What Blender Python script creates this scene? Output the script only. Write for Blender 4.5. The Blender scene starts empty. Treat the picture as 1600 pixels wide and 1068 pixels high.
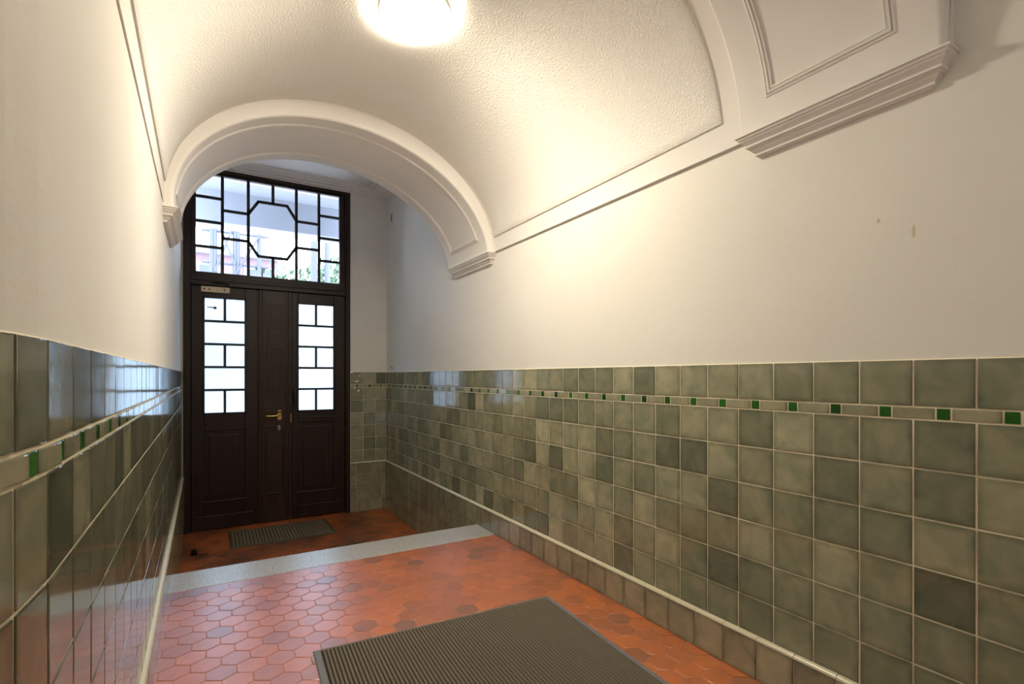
import bpy, math, random
import numpy as np
from mathutils import Vector
random.seed(7)
sc = bpy.context.scene
COL = sc.collection

# ------------------------------------------------------------------ camera, world, exposure
H = 1.186                                   # eye height above the hall floor
FPX, U0, V0 = 793.0, 330.0, 588.0           # focal length (px of a 1600 wide frame), vanishing point of the hall
YAW = math.atan((800 - U0) / FPX)
cam_d = bpy.data.cameras.new('camera')
cam_d.sensor_width = 36.0
cam_d.lens = 36.0 * FPX / 1600.0
cam_d.shift_y = (V0 - 534.0) / 1600.0
cam_d.clip_start = 0.02
cam = bpy.data.objects.new('camera', cam_d)
cam.location = (0, 0, H)
cam.rotation_euler = (math.pi / 2, 0, -YAW)
COL.objects.link(cam)
sc.camera = cam

world = bpy.data.worlds.new('world')
sc.world = world
world.use_nodes = True
bg = world.node_tree.nodes['Background']
bg.inputs[0].default_value = (0.77, 0.86, 1.0, 1)
bg.inputs[1].default_value = 5.0
LAMP_STRENGTH = 185.0
LAMP_COLOR = (1.0, 0.90, 0.71)

sc.view_settings.view_transform = 'Standard'
sc.view_settings.look = 'None'
sc.view_settings.gamma = 1.0
sc.view_settings.use_curve_mapping = False
sc.view_settings.exposure = 1.27

# ------------------------------------------------------------------ plan of the place (z relative to the eye unless noted)
XR = 1.852                                   # glazed face of the right-hand tiles
XRP = 1.862                                  # plaster above them
def xl(y):                                   # glazed face of the left-hand tiles; the wall bends outward near the viewer
    return -0.180 - 0.012 * y - 0.07 * max(0.0, 0.918 - y) - 0.09 * max(0.0, 0.81 - y)
def xlp(y): return xl(y) - 0.010             # plaster above them
YE = 6.17                                    # end wall with the street door
YB = -2.45                                   # wall closing the passage behind
FL = -H                                      # hall floor
FV = -1.61                                   # vestibule floor
ZT = 0.053                                   # top of the tiling
ZB1, ZB0 = -0.092, -0.130                    # accent band
ZS = -1.020                                  # top of the skirting course
Z0 = 0.945                                   # springing of the vault
TILE = 0.15
KY0, KY1 = 3.345, 3.655                      # granite kerb

# ------------------------------------------------------------------ mesh builder
class MB:
    def __init__(s):
        s.v = []; s.f = []; s.m = []; s.r = []; s.uv = []; s.flat = []
    def vert(s, p):
        s.v.append((p[0], p[1], p[2] + H)); return len(s.v) - 1
    def face(s, idx, m=0, r=0.0, uv=None):
        s.f.append(tuple(idx)); s.m.append(m); s.r.append(r)
        if uv is None: uv = [(0.5, 0.5)] * len(idx)
        s.uv.extend(uv)
    def poly(s, pts, m=0, r=0.0):
        s.face([s.vert(p) for p in pts], m, r)
    def box(s, x0, x1, y0, y1, z0, z1, m=0, r=0.0):
        a = [s.vert((x, y, z)) for z in (z0, z1) for y in (y0, y1) for x in (x0, x1)]
        for q in ((0, 2, 3, 1), (4, 5, 7, 6), (0, 1, 5, 4), (1, 3, 7, 5), (3, 2, 6, 7), (2, 0, 4, 6)):
            s.face([a[i] for i in q], m, r)
    def obox(s, c, ax, ay, az, m=0, r=0.0):
        """oriented box: centre c, half-axes as vectors"""
        c, ax, ay, az = map(Vector, (c, ax, ay, az))
        a = [s.vert(c + i * ax + j * ay + k * az) for k in (-1, 1) for j in (-1, 1) for i in (-1, 1)]
        for q in ((0, 2, 3, 1), (4, 5, 7, 6), (0, 1, 5, 4), (1, 3, 7, 5), (3, 2, 6, 7), (2, 0, 4, 6)):
            s.face([a[i] for i in q], m, r)
    def grid(s, P, m=0, flip=False, r=0.0, close=False):
        """P[i][j] of points"""
        ids = [[s.vert(p) for p in row] for row in P]
        n = len(ids[0])
        for i in range(len(ids) - 1):
            for j in range(n if close else n - 1):
                q = [ids[i][j], ids[i + 1][j], ids[i + 1][(j + 1) % n], ids[i][(j + 1) % n]]
                mm = m(i, j) if callable(m) else m
                s.face(q[::-1] if flip else q, mm, r)
        return ids
    def tube(s, p0, p1, rad, n=12, m=0, caps=True):
        p0, p1 = Vector(p0), Vector(p1)
        d = (p1 - p0).normalized()
        u = d.orthogonal().normalized(); w = d.cross(u)
        r0, r1 = rad if isinstance(rad, tuple) else (rad, rad)
        rows = []
        for p, rr in ((p0, r0), (p1, r1)):
            rows.append([p + rr * (math.cos(2 * math.pi * k / n) * u + math.sin(2 * math.pi * k / n) * w) for k in range(n)])
        ids = s.grid(rows, m, close=True)
        if caps:
            s.face(ids[0], m); s.face(ids[1][::-1], m)
    def path_tube(s, pts, rad, n=10, m=0):
        pts = [Vector(p) for p in pts]
        rows = []
        for i, p in enumerate(pts):
            d = (pts[min(i + 1, len(pts) - 1)] - pts[max(i - 1, 0)]).normalized()
            u = d.cross(Vector((0.01, 0.02, 1))).normalized() if abs(d.z) < 0.95 else d.cross(Vector((1, 0, 0))).normalized()
            w = d.cross(u)
            rows.append([p + rad * (math.cos(2 * math.pi * k / n) * u + math.sin(2 * math.pi * k / n) * w) for k in range(n)])
        ids = s.grid(rows, m, close=True)
        s.face(ids[0], m); s.face(ids[-1][::-1], m)
    def lathe(s, c, prof, n=48, axis=(0, 0, 1), m=0, cap0=False, cap1=False):
        c = Vector(c); a = Vector(axis).normalized()
        u = a.orthogonal().normalized(); w = a.cross(u)
        rows = [[c + h * a + r * (math.cos(2 * math.pi * k / n) * u + math.sin(2 * math.pi * k / n) * w) for k in range(n)] for r, h in prof]
        ids = s.grid(rows, m, close=True)
        if cap0: s.face(ids[0], m)
        if cap1: s.face(ids[-1][::-1], m)
    def tile(s, o, u, v, n, w, h, m=0, r=0.0, tilt=0.0, g=0.0018, edge=0.0030, th=0.0075):
        """one glazed tile, lower-left corner o, sides w along u and h along v, face along n"""
        o, u, v, n = map(Vector, (o, u, v, n))
        ta, tb = random.gauss(0, tilt), random.gauss(0, tilt)
        rings = ((g, -th), (g + 0.0008, -0.003), (g + edge * 0.45, -0.0007), (g + edge, 0.0))
        ids = []; uvs = []
        for ins, d in rings:
            ri = []; ui = []
            for a, b in ((0, 0), (1, 0), (1, 1), (0, 1)):
                x = ins if a == 0 else w - ins
                y = ins if b == 0 else h - ins
                dd = d + (ta * (x - w / 2) + tb * (y - h / 2)) if d > -0.005 else d
                ri.append(s.vert(o + x * u + y * v + dd * n)); ui.append((x / w, y / h))
            ids.append(ri); uvs.append(ui)
        for k in range(len(rings) - 1):
            for j in range(4):
                jj = (j + 1) % 4
                s.face([ids[k][j], ids[k][jj], ids[k + 1][jj], ids[k + 1][j]], m, r, [uvs[k][j], uvs[k][jj], uvs[k + 1][jj], uvs[k + 1][j]])
        s.face(ids[-1], m, r, uvs[-1]); s.flat.append(len(s.f) - 1)
    def build(s, name, mats, parent=None, origin=None, smooth=None, bevel=0.0, segs=2, sub=0):
        if not isinstance(mats, (list, tuple)): mats = [mats]
        me = bpy.data.meshes.new(name)
        po = Vector(parent['_o']) if parent is not None else Vector((0, 0, 0))
        if origin is None:
            if parent is not None: org = Vector(parent['_o'])
            else: org = Vector((0, 0, 0))
        elif origin == 'base':
            A = np.array(s.v); org = Vector(((A[:, 0].min() + A[:, 0].max()) / 2, (A[:, 1].min() + A[:, 1].max()) / 2, A[:, 2].min()))
        else: org = Vector(origin)
        me.from_pydata([(x - org.x, y - org.y, z - org.z) for x, y, z in s.v], [], s.f)
        for mt in mats: me.materials.append(mt)
        me.polygons.foreach_set('material_index', s.m)
        at = me.attributes.new('tint', 'FLOAT', 'FACE'); at.data.foreach_set('value', s.r)
        uvl = me.uv_layers.new(name='UVMap'); uvl.data.foreach_set('uv', [c for t in s.uv for c in t])
        if smooth is not None:
            me.polygons.foreach_set('use_smooth', [True] * len(s.f))
            me.set_sharp_from_angle(angle=math.radians(smooth))
            for i in s.flat: me.polygons[i].use_smooth = False
        me.update()
        o = bpy.data.objects.new(name, me)
        COL.objects.link(o)
        if parent is not None: o.parent = parent
        o.location = org - po
        o['_o'] = tuple(org)
        if bevel > 0:
            b = o.modifiers.new('edge', 'BEVEL'); b.width = bevel; b.segments = segs; b.limit_method = 'ANGLE'; b.angle_limit = math.radians(40)
            b.harden_normals = False
        if sub:
            b = o.modifiers.new('soft', 'SUBSURF'); b.levels = b.render_levels = sub
        return o

def tag(o, label, cat, group=None, kind=None):
    o['label'] = label; o['category'] = cat
    if group: o['group'] = group
    if kind: o['kind'] = kind
    return o
def struct(o, label, cat): return tag(o, label, cat, kind='structure')
def empty(name, loc):
    """loc relative to the eye in z"""
    o = bpy.data.objects.new(name, None); COL.objects.link(o)
    o.empty_display_size = 0.1
    o.location = (loc[0], loc[1], loc[2] + H); o['_o'] = tuple(o.location)
    return o

# ------------------------------------------------------------------ materials
class NT:
    def __init__(s, name):
        s.mat = bpy.data.materials.new(name); s.mat.use_nodes = True
        s.t = s.mat.node_tree; s.t.nodes.clear()
        s.out = s.n('ShaderNodeOutputMaterial')
    def n(s, typ, **kw):
        x = s.t.nodes.new(typ)
        for k, v in kw.items(): setattr(x, k, v)
        return x
    def l(s, a, b): s.t.links.new(a, b)
    def val(s, sock, v):
        if hasattr(v, 'is_linked'): s.l(v, sock)
        else: sock.default_value = v
    def coord(s): return s.n('ShaderNodeTexCoord').outputs['Object']
    def noise(s, scale, detail=3, rough=0.5, vec=None, dist=0.0):
        x = s.n('ShaderNodeTexNoise'); x.inputs['Scale'].default_value = scale; x.inputs['Detail'].default_value = detail
        x.inputs['Roughness'].default_value = rough; x.inputs['Distortion'].default_value = dist
        s.l(vec if vec is not None else s.coord(), x.inputs['Vector'])
        return x.outputs['Fac']
    def math(s, op, a, b=None, c=None, clamp=False):
        x = s.n('ShaderNodeMath', operation=op); x.use_clamp = clamp
        s.val(x.inputs[0], a)
        if b is not None: s.val(x.inputs[1], b)
        if c is not None: s.val(x.inputs[2], c)
        return x.outputs[0]
    def ramp(s, fac, stops, interp='LINEAR'):
        x = s.n('ShaderNodeValToRGB'); x.color_ramp.interpolation = interp
        e = x.color_ramp.elements
        while len(e) < len(stops): e.new(0.5)
        for i, (p, c) in enumerate(stops):
            e[i].position = p
            e[i].color = (c, c, c, 1) if isinstance(c, (int, float)) else (*c, 1)
        s.l(fac, x.inputs[0]); return x.outputs[0]
    def mix(s, fac, a, b, mode='MIX'):
        x = s.n('ShaderNodeMix', data_type='RGBA', blend_type=mode)
        s.val(x.inputs[0], fac)
        for sk, v in ((x.inputs[6], a), (x.inputs[7], b)):
            if isinstance(v, tuple) and len(v) == 3: v = (*v, 1)
            s.val(sk, v)
        return x.outputs[2]
    def bump(s, h, strength, dist=0.01, normal=None):
        x = s.n('ShaderNodeBump'); x.inputs['Strength'].default_value = strength; x.inputs['Distance'].default_value = dist
        s.l(h, x.inputs['Height'])
        if normal is not None: s.l(normal, x.inputs['Normal'])
        return x.outputs[0]
    def bsdf(s, color, rough=0.5, metal=0.0, normal=None, spec=0.5, coat=0.0, trans=0.0, ior=1.45):
        x = s.n('ShaderNodeBsdfPrincipled')
        if isinstance(color, tuple) and len(color) == 3: color = (*color, 1)
        s.val(x.inputs['Base Color'], color); s.val(x.inputs['Roughness'], rough)
        x.inputs['Metallic'].default_value = metal
        x.inputs['Specular IOR Level'].default_value = spec
        x.inputs['Coat Weight'].default_value = coat
        x.inputs['Transmission Weight'].default_value = trans
        x.inputs['IOR'].default_value = ior
        if normal is not None: s.l(normal, x.inputs['Normal'])
        s.l(x.outputs[0], s.out.inputs['Surface'])
        return x

def simple(name, color, rough=0.5, metal=0.0, bump=None, spec=0.5):
    t = NT(name)
    nm = t.bump(t.noise(bump[0], 4, 0.6), bump[1], bump[2]) if bump else None
    t.bsdf(color, rough, metal, nm, spec)
    return t.mat

def plaster_mat(name, c, scale_b, str_b, dist, wave=0.35):
    t = NT(name)
    big = t.noise(1.3, 4, 0.6)
    col = t.mix(t.ramp(big, [(0.35, 0.0), (0.7, 1.0)]), tuple(x * 0.955 for x in c), c)
    spots = t.ramp(t.noise(9.0, 5, 0.7), [(0.72, 0.0), (0.80, 1.0)])
    col = t.mix(t.math('MULTIPLY', spots, 0.25), col, tuple(x * 0.86 for x in c))
    b1 = t.bump(t.noise(2.2, 3, 0.5), wave, 0.02)
    b2 = t.bump(t.noise(scale_b, 4, 0.65), str_b, dist, b1)
    t.bsdf(col, 0.75, 0, b2, 0.25)
    return t.mat

M = {}
M['plaster'] = plaster_mat('wall_plaster', (0.80, 0.775, 0.72), 26, 0.25, 0.004)
M['trim'] = plaster_mat('moulding_paint', (0.82, 0.79, 0.75), 40, 0.05, 0.002, 0.06)
t = NT('stucco')
v = t.n('ShaderNodeTexVoronoi', feature='SMOOTH_F1'); v.inputs['Scale'].default_value = 140; t.l(t.coord(), v.inputs['Vector'])
hgt = t.math('ADD', t.math('MULTIPLY', v.outputs['Distance'], 0.8), t.noise(110, 4, 0.6))
t.bsdf((0.82, 0.79, 0.74), 0.7, 0, t.bump(hgt, 0.6, 0.0045), 0.3)
M['stucco'] = t.mat

def tile_mat(name, dark, mid, light, rough=0.10):
    t = NT(name)
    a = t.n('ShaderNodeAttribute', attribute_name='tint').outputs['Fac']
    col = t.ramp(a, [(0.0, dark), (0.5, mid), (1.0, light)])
    off = t.n('ShaderNodeVectorMath', operation='ADD'); t.l(t.coord(), off.inputs[0])
    cmb = t.n('ShaderNodeCombineXYZ'); sc_ = t.math('MULTIPLY', a, 37.0)
    for i in range(3): t.l(sc_, cmb.inputs[i])
    t.l(cmb.outputs[0], off.inputs[1])
    cl = t.noise(11, 4, 0.55, off.outputs[0], 0.6)
    col = t.mix(t.ramp(cl, [(0.30, 0.0), (0.72, 1.0)]), t.mix(1.0, col, (0.70, 0.76, 0.72), 'MULTIPLY'), t.mix(1.0, col, (1.16, 1.10, 1.04), 'MULTIPLY'))
    uv = t.n('ShaderNodeTexCoord').outputs['UV']
    sp = t.n('ShaderNodeSeparateXYZ'); t.l(uv, sp.inputs[0])
    ex = t.math('MINIMUM', sp.outputs[0], t.math('SUBTRACT', 1.0, sp.outputs[0]))
    ey = t.math('MINIMUM', sp.outputs[1], t.math('SUBTRACT', 1.0, sp.outputs[1]))
    e = t.math('MINIMUM', ex, ey)
    e = t.math('ADD', e, t.math('MULTIPLY', t.math('SUBTRACT', cl, 0.5), 0.10))
    pool = t.ramp(e, [(0.0, 0.55), (0.05, 0.78), (0.15, 1.0)])
    col = t.mix(1.0, col, pool, 'MULTIPLY')
    nm = t.bump(t.noise(9, 2, 0.4, off.outputs[0]), 0.045, 0.01)
    t.bsdf(col, rough, 0, nm, 0.5, ior=1.62)
    return t.mat
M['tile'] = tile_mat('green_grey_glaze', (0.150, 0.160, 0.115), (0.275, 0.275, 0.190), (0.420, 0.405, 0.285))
M['tile_strip'] = tile_mat('pale_strip_glaze', (0.25, 0.245, 0.175), (0.33, 0.315, 0.225), (0.41, 0.385, 0.275))
M['tile_green'] = tile_mat('dark_green_glaze', (0.008, 0.050, 0.016), (0.018, 0.120, 0.014), (0.035, 0.200, 0.016))
M['tile_skirt'] = tile_mat('skirting_glaze', (0.22, 0.205, 0.145), (0.29, 0.265, 0.18), (0.36, 0.33, 0.225), 0.16)
M['bullnose'] = simple('worn_bullnose', (0.60, 0.55, 0.40), 0.22)
M['grout'] = simple('grout', (0.78, 0.70, 0.51), 0.85, bump=(220, 0.3, 0.002))

def hex_mat(name, cols, rough, dirt, coat=1.0):
    t = NT(name)
    a = t.n('ShaderNodeAttribute', attribute_name='tint').outputs['Fac']
    col = t.ramp(a, [(0.0, cols[0]), (0.12, cols[1]), (0.6, cols[2]), (1.0, cols[3])])
    n1 = t.noise(14, 5, 0.65)
    col = t.mix(t.ramp(n1, [(0.35, 0.0), (0.75, 1.0)]), col, t.mix(1.0, col, (0.72, 0.70, 0.72), 'MULTIPLY'))
    n2 = t.noise(2.0, 4, 0.6)
    col = t.mix(t.math('MULTIPLY', t.ramp(n2, [(0.42, 0.0), (0.70, 1.0)]), dirt), col, (0.035, 0.018, 0.012))
    r = t.math('ADD', rough, t.math('MULTIPLY', t.math('SUBTRACT', t.noise(5, 4, 0.6), 0.5), 0.22))
    nm = t.bump(t.noise(18, 3, 0.5), 0.05, 0.01)
    nm = t.bump(t.noise(130, 3, 0.6), 0.05, 0.003, nm)
    b = t.bsdf(col, r, 0, nm, 0.8, coat=coat)
    b.inputs['Coat Roughness'].default_value = 0.31; b.inputs['Coat IOR'].default_value = 2.5
    return t.mat
M['hex'] = hex_mat('terracotta', [(0.30, 0.096, 0.045), (0.46, 0.118, 0.028), (0.62, 0.148, 0.020), (0.67, 0.162, 0.020)], 0.40, 0.10)
M['hex_worn'] = hex_mat('worn_terracotta', [(0.20, 0.065, 0.020), (0.33, 0.088, 0.018), (0.44, 0.105, 0.016), (0.50, 0.115, 0.018)], 0.45, 0.8, 0.25)
M['hex_joint'] = simple('floor_joint', (0.46, 0.24, 0.16), 0.8)

t = NT('granite')
n1 = t.noise(130, 3, 0.7); n2 = t.noise(300, 2, 0.6)
col = t.ramp(n1, [(0.36, (0.20, 0.20, 0.21)), (0.5, (0.48, 0.465, 0.455)), (0.64, (0.66, 0.64, 0.63))])
col = t.mix(t.ramp(n2, [(0.60, 0.0), (0.68, 1.0)]), col, (0.09, 0.09, 0.10))
b = t.bsdf(col, 0.38, 0, t.bump(n1, 0.12, 0.002), 0.6, coat=0.7)
b.inputs['Coat Roughness'].default_value = 0.3; b.inputs['Coat IOR'].default_value = 2.0
M['granite'] = t.mat

def wood_mat(name, a, b, rough):
    t = NT(name)
    mp = t.n('ShaderNodeMapping'); mp.inputs['Scale'].default_value = (26, 26, 2.2)
    t.l(t.coord(), mp.inputs[0])
    g = t.noise(1.6, 5, 0.6, mp.outputs[0], 0.8)
    col = t.mix(t.ramp(g, [(0.3, 0.0), (0.7, 1.0)]), a, b)
    sc_ = t.ramp(t.noise(7, 6, 0.75), [(0.66, 0.0), (0.74, 1.0)])
    col = t.mix(t.math('MULTIPLY', sc_, 0.35), col, tuple(min(1, x * 2.4 + 0.01) for x in b))
    t.bsdf(col, t.math('ADD', rough, t.math('MULTIPLY', g, 0.15)), 0, t.bump(g, 0.15, 0.003), 0.45)
    return t.mat
M['wood'] = wood_mat('dark_stained_wood', (0.008, 0.0036, 0.003), (0.026, 0.0105, 0.0078), 0.34)
M['wood_brown'] = wood_mat('carved_brown_wood', (0.017, 0.0072, 0.0045), (0.047, 0.020, 0.0115), 0.34)
M['lead'] = simple('dark_glazing_bar', (0.018, 0.018, 0.022), 0.5)
M['iron'] = simple('black_iron', (0.012, 0.011, 0.012), 0.45, 0.6)
M['brass'] = simple('brass', (0.72, 0.50, 0.20), 0.28, 1.0)
M['steel'] = simple('worn_steel', (0.50, 0.48, 0.46), 0.35, 1.0)
M['cream'] = simple('cream_enamel', (0.62, 0.52, 0.36), 0.45, bump=(40, 0.2, 0.003))
M['sticker'] = simple('grey_sticker', (0.12, 0.14, 0.17), 0.5)
M['white_plastic'] = simple('white_plastic', (0.75, 0.74, 0.71), 0.4)
M['mat_border'] = simple('grey_rubber', (0.17, 0.165, 0.18), 0.55, bump=(120, 0.2, 0.002))
t = NT('ribbed_carpet')
n1 = t.noise(420, 3, 0.7)
col = t.mix(t.ramp(n1, [(0.3, 0.0), (0.7, 1.0)]), (0.120, 0.101, 0.078), (0.26, 0.222, 0.172))
col = t.mix(t.math('MULTIPLY', t.ramp(t.noise(3, 4, 0.6), [(0.4, 0.0), (0.8, 1.0)]), 0.4), col, (0.17, 0.148, 0.115))
t.bsdf(col, 0.95, 0, t.bump(n1, 0.8, 0.004), 0.1)
M['rib'] = t.mat
M['mat_base'] = simple('mat_backing', (0.022, 0.018, 0.014), 0.9)
M['scraper'] = simple('worn_mat_rib', (0.165, 0.135, 0.085), 0.75, bump=(90, 0.6, 0.004))
M['scraper_edge'] = simple('mat_frame_metal', (0.13, 0.115, 0.085), 0.5, 0.6)

def opal_mat(name, strength):
    # opal bowl with the bulb behind its middle: the rim glows far less than the centre
    t = NT(name)
    ln = t.n('ShaderNodeVectorMath', operation='LENGTH')
    mu = t.n('ShaderNodeVectorMath', operation='MULTIPLY'); mu.inputs[1].default_value = (1, 1, 0)
    t.l(t.coord(), mu.inputs[0]); t.l(mu.outputs[0], ln.inputs[0])
    fall = t.ramp(ln.outputs['Value'], [(0.055, 1.0), (0.135, 0.045)], 'EASE')
    e = t.n('ShaderNodeEmission'); e.inputs[0].default_value = (*LAMP_COLOR, 1)
    t.l(t.math('MULTIPLY', fall, strength), e.inputs[1])
    t.l(e.outputs[0], t.out.inputs['Surface'])
    return t.mat
M['opal'] = opal_mat('opal_glass_lit', LAMP_STRENGTH)
M['opal_fill'] = opal_mat('opal_glass_fill', LAMP_STRENGTH * 0.12)  # weaker glow for the added fill lamp

t = NT('ripple_glass')
nm = t.bump(t.noise(110, 3, 0.6), 0.9, 0.006)
t.bsdf((0.345, 0.46, 0.55), 0.55, 0, nm, 0.5, trans=1.0, ior=1.35)
M['frosted'] = t.mat
t = NT('clear_glass')
tr = t.n('ShaderNodeBsdfTransparent'); tr.inputs[0].default_value = (0.92, 0.95, 0.99, 1)
gl = t.n('ShaderNodeBsdfGlossy'); gl.inputs['Roughness'].default_value = 0.04
fr = t.n('ShaderNodeFresnel'); fr.inputs[0].default_value = 1.4
mx = t.n('ShaderNodeMixShader'); t.l(fr.outputs[0], mx.inputs[0]); t.l(tr.outputs[0], mx.inputs[1]); t.l(gl.outputs[0], mx.inputs[2])
t.l(mx.outputs[0], t.out.inputs['Surface'])
M['clear'] = t.mat

M['pale_render'] = simple('pale_render', (0.31, 0.325, 0.36), 0.8)
M['pink_render'] = simple('pink_render', (0.19, 0.125, 0.14), 0.8)
M['dark_pane'] = simple('dark_window_pane', (0.07, 0.08, 0.10), 0.25)
M['zinc'] = simple('galvanised_pole', (0.09, 0.095, 0.125), 0.5, 0.2)
M['paving'] = simple('grey_paving', (0.60, 0.59, 0.58), 0.8, bump=(30, 0.3, 0.005))
M['leaf'] = simple('leaf_green', (0.055, 0.105, 0.05), 0.6)
M['bark'] = simple('bark', (0.20, 0.17, 0.15), 0.9)

# ------------------------------------------------------------------ the vault and the two arches
NEAR_BAY = 0.66
def vault_b(y): return 0.86 if y < 1.3 else 0.86 + (0.80 - 0.86) * min(1, (y - 1.3) / 2.15)
def vault_pt(y, tt, lift=0.0):
    xr_, x_l = 1.847, xl(y) - 0.004
    b = vault_b(y); a = (xr_ - x_l) / 2; k = 0.045 * max(0, min(1, (y - 1.3) / 2.15))
    zs = Z0 + 0.02 * (1 - math.cos(tt)) / 2
    if y < NEAR_BAY: zs, b, k = 1.42, 0.62, 0.0      # the next bay springs higher
    n = Vector((math.cos(tt) / a, 0, math.sin(tt) / b)).normalized()
    return Vector(((xr_ + x_l) / 2 + a * math.cos(tt) - k * math.sin(tt), y, zs + b * math.sin(tt))) - lift * n

def cuts(lo, hi, step, extra=()):
    n = max(1, int(math.ceil((hi - lo) / step)))
    s = sorted(set([round(lo + (hi - lo) * i / n, 5) for i in range(n + 1)] + [round(e, 5) for e in extra if lo < e < hi]))
    return s

T_P = 0.128                                   # where the stucco field starts above the springing
def vault_bay(mb, ya, yb, p0, p1, panel=True):
    ts = cuts(0, math.pi, math.pi / 72, [T_P, T_P + 0.004, T_P + 0.012, math.pi - T_P, math.pi - T_P - 0.004, math.pi - T_P - 0.012])
    ys = cuts(ya, yb, 0.2, [p0, p0 + 0.004, p0 + 0.012, p1, p1 - 0.004, p1 - 0.012])
    def lift(y, tt):
        d = min((y - p0), (p1 - y), (tt - T_P) * 1.0, (math.pi - T_P - tt) * 1.0)
        if not panel or d <= 0.0005: return 0.0
        return 0.007 if d < 0.008 else 0.010
    P = [[vault_pt(y, tt, lift(y, tt)) for y in ys] for tt in ts]
    def mat(i, j):
        ym, tm = (ys[j] + ys[j + 1]) / 2, (ts[i] + ts[i + 1]) / 2
        return 1 if panel and p0 < ym < p1 and T_P < tm < math.pi - T_P else 0
    mb.grid(P, mat, flip=True)
    # the band's under edge, a little proud of the wall
    for tt, xw in ((0.0, lambda y: XRP + 0.03), (math.pi, lambda y: xlp(y) - 0.03)):
        mb.grid([[vault_pt(y, tt) for y in ys], [Vector((xw(y), y, vault_pt(y, tt).z + 0.001)) for y in ys]], 0, flip=(tt == 0.0))

NA0, NA1 = 0.615, 1.270                       # near arch
FA0, FA1 = 3.390, 4.135                       # far arch
mb = MB()
vault_bay(mb, YB - 0.05, NA0 + 0.03, YB + 0.2, NA0 - 0.10)
vault_bay(mb, NA1 - 0.03, FA0 + 0.03, 1.374, FA0 - 0.035)
o = mb.build('ceiling', [M['trim'], M['stucco']], smooth=30)
struct(o, 'cream barrel vault with a rough stucco field and smooth border over the passage', 'ceiling')

def arch(name, y0, y1, b, k, label, vest=False, near=False):
    z0 = 0.930
    xr_ = XRP - 0.060
    x_l = xlp((y0 + y1) / 2) + 0.060
    a = (xr_ - x_l) / 2; xc = (xr_ + x_l) / 2
    def base(tt):
        n = Vector((math.cos(tt) / a, 0, math.sin(tt) / b)).normalized()
        p = Vector((xc + a * math.cos(tt) - k * math.sin(tt), 0, z0 + b * math.sin(tt)))
        return p, n
    # arc length table
    N = 2000
    tt = [math.pi * i / N for i in range(N + 1)]
    S = [0.0]
    for i in range(N): S.append(S[-1] + (base(tt[i + 1])[0] - base(tt[i])[0]).length)
    Lg = S[-1]
    def t_of(s): return float(np.interp(s, S, tt))
    f0 = 0.115                                   # frame starts this far from the edges
    steps = [(f0, 0.0), (f0 + 0.002, -0.0035), (f0 + 0.007, -0.0045), (f0 + 0.0085, 0.0), (f0 + 0.0115, 0.0), (f0 + 0.013, -0.006), (f0 + 0.020, -0.0065), (f0 + 0.0215, -0.001),
             (f0 + 0.0245, -0.001), (f0 + 0.026, -0.0045), (f0 + 0.032, -0.0035), (f0 + 0.034, 0.002)]
    offs = [q[0] for q in steps]
    def depth(d):
        if d <= offs[0]: return 0.0
        return float(np.interp(d, offs, [q[1] for q in steps]))
    ss = cuts(0, Lg, Lg / 90, [x for q in offs for x in (q, Lg - q)])
    rr = 0.020
    ya, yb = y0 + rr, y1 - rr
    ys = cuts(ya, yb, 0.2, [x for q in offs for x in (y0 + q, y1 - q)])
    mb = MB()
    rows = []
    for s in ss:
        p, n = base(t_of(s)); row = []
        # near face, rounded arris
        def at(y, r): q = p + r * n; return Vector((q.x, y, q.z))
        row += ([] if near else [at(y0, 0.16)]) + [at(y0, 0.024), at(y0 + 0.0012, 0.012), at(y0 + 0.006, 0.004), at(y0 + 0.013, 0.0008)]
        for y in ys: row.append(at(y, depth(min(y - y0, y1 - y, s, Lg - s))))
        row += [at(y1 - 0.006, 0.0015), at(y1 - 0.001, 0.007), at(y1, 0.02)]
        if not vest: row.append(at(y1, 0.16))
        rows.append(row)
    mb.grid(rows, 0, flip=False)
    if vest or near:                                     # wall above the arch on the vestibule side
        top = []
        for s in ss:
            p, n = base(t_of(s)); q = p + (0.02 if vest else 0.024) * n
            f = (q.x - xc) / a; yw = y1 if vest else y0
            top.append((Vector((q.x, yw, q.z)), Vector((xc + f * (a + 0.10), yw, 2.30 if vest else 2.26))))
        yw = y1 if vest else y0
        for xw, at_ in ((XRP + 0.03, 0), (xlp(yw) - 0.03, len(top) + 1)):
            top.insert(at_, (Vector((xw, yw, z0 - 0.02)), Vector((xw, yw, top[0][1].z))))
        mb.grid([[t_[0] for t_ in top], [t_[1] for t_ in top]], 0)
    o = mb.build(name, M['trim'], smooth=40)
    struct(o, label, 'arch')
    # impost mouldings, one per side, each a stepped corbel with mitred returns
    prof = [(0.945, 0.030), (0.945, 0.074), (0.9385, 0.0745), (0.938, 0.069), (0.929, 0.0665), (0.9285, 0.062), (0.922, 0.060), (0.915, 0.053), (0.909, 0.046), (0.905, 0.0435),
            (0.9045, 0.048), (0.8985, 0.0475), (0.898, 0.040), (0.892, 0.038), (0.8915, 0.034), (0.884, 0.031), (0.878, 0.024), (0.872, 0.019), (0.8715, 0.022), (0.866, 0.0215), (0.8655, 0.014), (0.861, 0.010), (0.861, 0.0)]
    for side in (1, -1):
        mb = MB(); rings = []
        for z, d in prof:
            e = d - 0.060
            pts = []
            for y in (y0 - e, y1 + e):
                xw = XRP if side == 1 else xlp(y)
                pts.append(((xw + side * 0.03, y), (xw - side * d, y)))
            (w0, f0_), (w1, f1_) = pts
            rings.append([Vector((q[0], q[1], z)) for q in (w0, f0_, f1_, w1)])
        mb.grid(rings, 0, flip=(side == 1))
        im = mb.build('impost_moulding', M['trim'], o, origin='base', smooth=25)
    return o
arch('trim_1', FA0, FA1, 0.715, 0.085, 'white plaster arch with moulded soffit between the passage and the door vestibule', True)
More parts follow.
